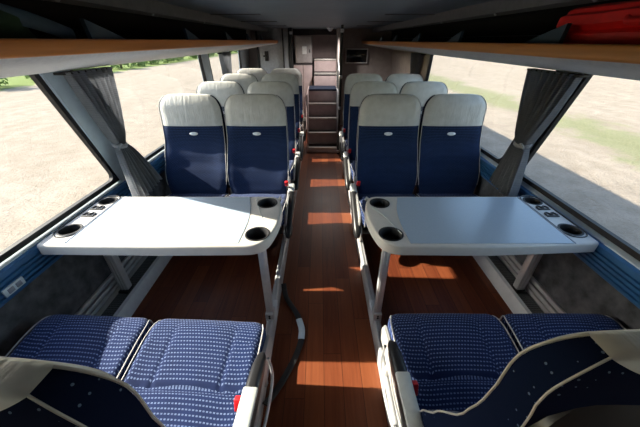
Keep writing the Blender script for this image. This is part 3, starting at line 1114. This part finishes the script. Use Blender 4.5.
curtain(-1, 'grey curtain tied back at the near left window pillar', (1.44, 1.78), (1.675, .89), (1.50, 1.90))
curtain(1, 'dark grey curtain tied back at the near right window pillar', (1.47, 1.84), (1.715, .88), (1.54, 1.84), inw=.07, th=.05)
curtain(-1, 'narrow grey curtain between the far left windows', (3.84, 4.22), (4.08, .89), (3.97, 4.2), zb=.66, inw=.0, pleats=7)
curtain(1, 'dark grey curtain at the far end of the right windows', (3.86, 4.30), (4.14, .89), (4.02, 4.26), zb=.66, inw=.0, pleats=8)

# ------------------------------------------------------------------ stairs at the front
t = thing('staircase', 'narrow mauve staircase with pale nosings at the end of the aisle', 'staircase', (.025, 4.6, 0))
SZ = [.08, .26, .44, .62, .80, .98, 1.16]
SY = [4.06, 4.20, 4.33, 4.46, 4.58, 4.98, 5.30]
for k in range(7):
    x0, x1 = (-.195, .222) if k < 5 else (-.12, .240)
    y1 = SY[k + 1] if k < 6 else 5.69
    bm = bmesh.new()
    box(bm, x0 - .02, x1 - .02, SY[k] - 4.6, y1 - 4.6, 0.0, SZ[k], .003)
    bm.normal_update()
    for f in bm.faces:
        if f.normal.z > .9: f.material_index = 1
    st = obj('step', bm, [M['mauve'], M['blue_carpet'] if k == 4 else M['tread']], t)
    bm = bmesh.new()
    box(bm, x0 - .018, x1 - .022, SY[k] - 4.6 - .012, SY[k] - 4.6 + .03, SZ[k] - .022, SZ[k] + .004, .004)
    obj('nosing', bm, M['blue_carpet'] if k == 4 else M['nosing'], st)
bm = bmesh.new(); box(bm, -.232, -.214, 4.06 - 4.6, 4.98 - 4.6, 0, .80, .004); obj('side_cheek', bm, M['mauve'], t)
bm = bmesh.new(); box(bm, .205, .226, 4.06 - 4.6, 4.74 - 4.6, 0, .80, .004); obj('side_cheek', bm, M['part_grey'], t)

# upper back panel above the stair
bm = bmesh.new(); box(bm, -.46, .25, 5.66, 5.695, 1.16, 1.50, .003)
struct('trim_41', bm, M['mauve'])
bm = bmesh.new(); box(bm, -.47, .26, 5.62, 5.695, 1.50, CEIL - .002, .003)
struct('trim_42', bm, M['tread'])

t = thing('wall_cabinet', 'pale mauve cabinet with a white sticker, left above the stairs', 'cabinet', (-.285, 5.40, 1.10))
bm = bmesh.new(); box(bm, -.135, .135, -.10, .10, 0, .385, .008); obj('cabinet_body', bm, M['cab'], t)
bm = bmesh.new(); box(bm, -.125, .125, -.112, -.098, .012, .372, .005); dr = obj('cabinet_door', bm, M['cab'], t)
bm = bmesh.new(); box(bm, -.02, .05, -.1145, -.111, .13, .24, .004); obj('sticker', bm, M['white'], dr)['label'] = 'white sticker'
bm = bmesh.new(); box(bm, .095, .107, -.122, -.11, .15, .20, .003); obj('latch', bm, M['black'], dr)
t = thing('lower_cupboard', 'dark tall cupboard under the pale cabinet beside the stairs', 'cupboard', (-.31, 5.42, 0))
bm = bmesh.new(); box(bm, -.15, .165, -.11, .11, 0, 1.09, .006); obj('cupboard_body', bm, M['tread'], t)
for a, b in ((-.145, .005), (.012, .16)):
    bm = bmesh.new(); box(bm, a, b, -.122, -.109, .03, 1.07, .004); obj('cupboard_door', bm, M['mauve'], t)

def pole(name, label, x, y, z0, z1, r, m, brackets):
    t = thing(name, label, 'grab pole', (x, y, z0))
    bm = bmesh.new(); tube(bm, [(0, 0, 0), (0, 0, z1 - z0)], r, 12); obj('tube', bm, m, t)
    for z in brackets:
        bm = bmesh.new(); lathe(bm, [(r * .9, 0), (r * 1.5, .006), (r * 1.5, .034), (r * .9, .04)], (0, 0, z - z0), 14)
        obj('collar', bm, M['silver'], t)
pole('grab_pole', 'black vertical grab pole on the right of the stairs', .245, 4.02, 0, CEIL - .012, .016, M['rubber'], (.02, .62, 1.0, 1.5))
pole('grab_pole', 'black vertical grab pole left of the pale cabinet', -.47, 5.18, 0, CEIL - .002, .018, M['rubber'], (.02, 1.5))
t = thing('handrail', 'silver handrail bent along the right side of the lower stairs', 'handrail', (.241, 4.4, .8)) 
bm = bmesh.new()
tube(bm, catmull([(0, -.20, .005), (0, -.22, .12), (0, -.16, .24), (0, .10, .36), (0, .22, .36), (0, .28, .28), (0, .28, .005)], 6), .011, 10)
obj('rail_tube', bm, M['silver'], t)

# monitor on end wall
t = thing('monitor', 'small dark wall monitor with grey frame at the front right', 'monitor', (.615, 5.66, 1.075))
bm = bmesh.new(); box(bm, -.195, .195, -.03, .041, 0, .228, .008); fr = obj('monitor_case', bm, M['bezel'], t)
bm = bmesh.new(); box(bm, -.176, .176, -.0335, -.028, .018, .210, .003); obj('screen', bm, M['screen'], fr)
# round fitting on the ceiling; its lamp is added to brighten the stair end
t = thing('ceiling_fitting', 'small round ceiling fitting above the stairs, given an added fill light', 'light', (.12, 4.66, CEIL - .012))
bm = bmesh.new(); lathe(bm, [(.002, 0), (.05, 0), (.052, -.012), (.045, -.02), (.002, -.02)], n=20); obj('mount', bm, M['bezel'], t)
bm = bmesh.new()
lathe(bm, [(.036 * math.cos(a), -.019 - .032 * math.sin(a)) for a in [PI / 2 * k / 7 for k in range(7)]] + [(.001, -.051)], n=20); obj('fitting_dome', bm, M['silver'], t)
pl = bpy.data.lights.new('stair_fill_light', 'SPOT'); pl.energy = 14; pl.color = (1, .93, .88); pl.shadow_soft_size = .02
pl.spot_size = math.radians(165); pl.spot_blend = .6
po = bpy.data.objects.new('stair_fill_light', pl); COL.objects.link(po); po.location = (.12, 4.66, CEIL - .075)
# black latch on the grey partition
t = thing('door_latch', 'black latch on the grey partition at the far left', 'latch', (-.90, 5.36, 1.2))
bm = bmesh.new(); box(bm, -.03, .03, -.02, .0, -.07, .07, .006); obj('latch_plate', bm, M['black'], t)
bm = bmesh.new(); box(bm, -.05, .02, -.05, -.02, -.012, .012, .005); obj('latch_lever', bm, M['black'], t)
# switch plate on the left sill
t = thing('switch_plate', 'small pale switch plate on the blue left sill', 'switch', (-1.307, .86, .535))
bm = bmesh.new(); box(bm, -.004, .004, -.045, .045, -.018, .018, .003); pl = obj('plate', bm, M['ledge'], t)
bm = bmesh.new(); box(bm, .003, .007, -.03, -.004, -.011, .011, .002); box(bm, .003, .007, .006, .03, -.011, .011, .002); obj('rocker', bm, M['badge_ink'], pl)
# loose seat belt on the aisle floor
t = thing('seat_belt', 'loose black belt strap with pale clip curving on the left aisle floor', 'seat belt', (-.2, 1.0, 0))
bm = bmesh.new()
pts = catmull([(-.06, .36, .05), (-.035, .27, .02), (.045, .14, .010), (.078, .03, .010), (.065, -.08, .010), (.02, -.20, .010), (-.03, -.30, .014), (-.062, -.37, .05)], 6)
tube(bm, pts, .0035, 8, rx=.016, up=(0, 0, 1))
obj('webbing', bm, M['rubber'], t)
bm = bmesh.new()
tube(bm, catmull([(.055, .11, .012), (.076, .04, .012), (.076, -.02, .012)], 6), .007, 8, rx=.018, up=(0, 0, 1))
obj('clip', bm, M['ledge'], t)['label'] = 'pale grey belt clip'

# ------------------------------------------------------------------ outside
bm = bmesh.new()
bmesh.ops.create_grid(bm, x_segments=2, y_segments=2, size=260)
bmesh.ops.translate(bm, vec=(0, 60, GZ), verts=bm.verts)
struct('ground', bm, M['ground'])

def shrub_mesh(seed, hgt, rad):
    rng = random.Random(seed)
    bm = bmesh.new()
    lobes = [(Vector((rng.uniform(-.6, .6) * rad, rng.uniform(-.6, .6) * rad, hgt * rng.uniform(.3, .75))), rad * rng.uniform(.4, .65)) for _ in range(9)]
    for _ in range(1100):
        c, r = rng.choice(lobes)
        d = Vector((rng.gauss(0, 1), rng.gauss(0, 1), rng.gauss(0, 1))).normalized()
        p = c + d * r * rng.uniform(.7, 1.05)
        p.z = max(p.z, .03)
        a = Vector((rng.gauss(0, 1), rng.gauss(0, 1), rng.gauss(0, 1))).normalized()
        b = a.cross(d + Vector((.1, .2, .3))).normalized()
        sz = rng.uniform(.07, .14) * (rad / 1.2)
        bm.faces.new([bm.verts.new(p + a * sz), bm.verts.new(p + b * sz * .55), bm.verts.new(p - a * sz), bm.verts.new(p - b * sz * .55)])
    me = bpy.data.meshes.new('foliage'); bm.to_mesh(me); bm.free()
    me.materials.append(M['leaf'])
    return me
def stem_mesh(h):
    bm = bmesh.new()
    for k in range(4):
        a = k * 1.7
        tube(bm, [(0, 0, -.02), (.2 * math.cos(a), .2 * math.sin(a), h * .35), (.45 * math.cos(a + .4), .45 * math.sin(a + .4), h * .65)], .035, 6)
    me = bpy.data.meshes.new('stem'); bm.to_mesh(me); bm.free(); me.materials.append(M['stem']); return me
variants = [(shrub_mesh(11 + k, h, r), stem_mesh(h)) for k, (h, r) in enumerate(((1.9, 1.5), (2.6, 1.7), (1.3, 1.2)))]
rng = random.Random(5)
y = 12.0
k = 0
while y < 110:
    fm, sm = variants[rng.choice((0, 1, 1, 2))]
    x = -25.5 - rng.uniform(0, 2.5)
    t = thing('shrub', 'leafy green shrub in the row along the far left edge of the lot', 'shrub', (x, y, GZ), rng.uniform(0, 6.28), 'shrubs along the far edge of the lot')
    sc = rng.uniform(.85, 1.1); t.scale = (sc, sc, sc)
    f = link(bpy.data.objects.new('foliage', fm), t)
    g = link(bpy.data.objects.new('stem', sm), t)
    y += rng.uniform(3.7, 4.6); k += 1

# ------------------------------------------------------------------ light
w = bpy.data.worlds.new('sky'); scn.world = w; w.use_nodes = True
nt = w.node_tree
bg = nt.nodes['Background']
sky = nt.nodes.new('ShaderNodeTexSky'); sky.sky_type = 'NISHITA'; sky.sun_disc = False
d = Vector((1, -.15, -.60)).normalized()
sky.sun_elevation = math.asin(-d.z)
sky.sun_rotation = math.atan2(-d.x, -d.y)
sky.air_density = 1.2; sky.dust_density = 1.5
nt.links.new(sky.outputs[0], bg.inputs[0]); bg.inputs[1].default_value = .22
sl = bpy.data.lights.new('sun', 'SUN'); sl.energy = 8.0; sl.color = (1, .90, .76); sl.angle = math.radians(.6)
so = bpy.data.objects.new('sun', sl); COL.objects.link(so)
so.rotation_euler = d.to_track_quat('-Z', 'Y').to_euler()
so.location = (-20, 15, 15)

# ------------------------------------------------------------------ camera
cam = bpy.data.cameras.new('camera'); co = bpy.data.objects.new('camera', cam); COL.objects.link(co)
cam.sensor_width = 36; cam.lens = 284 / 640 * 36; cam.clip_start = .02; cam.clip_end = 600
co.location = (-.020, 0, CAM_Z)
co.rotation_euler = (math.radians(90 - 31.35), 0, 0)
scn.camera = co

cy = scn.cycles
cy.max_bounces = 12; cy.diffuse_bounces = 9; cy.glossy_bounces = 4; cy.transparent_max_bounces = 16
cy.caustics_reflective = False; cy.caustics_refractive = False
cy.sample_clamp_indirect = 6
vs = scn.view_settings
vs.view_transform = 'Standard'; vs.look = 'None'; vs.gamma = 1; vs.use_curve_mapping = False
vs.exposure = 1.29
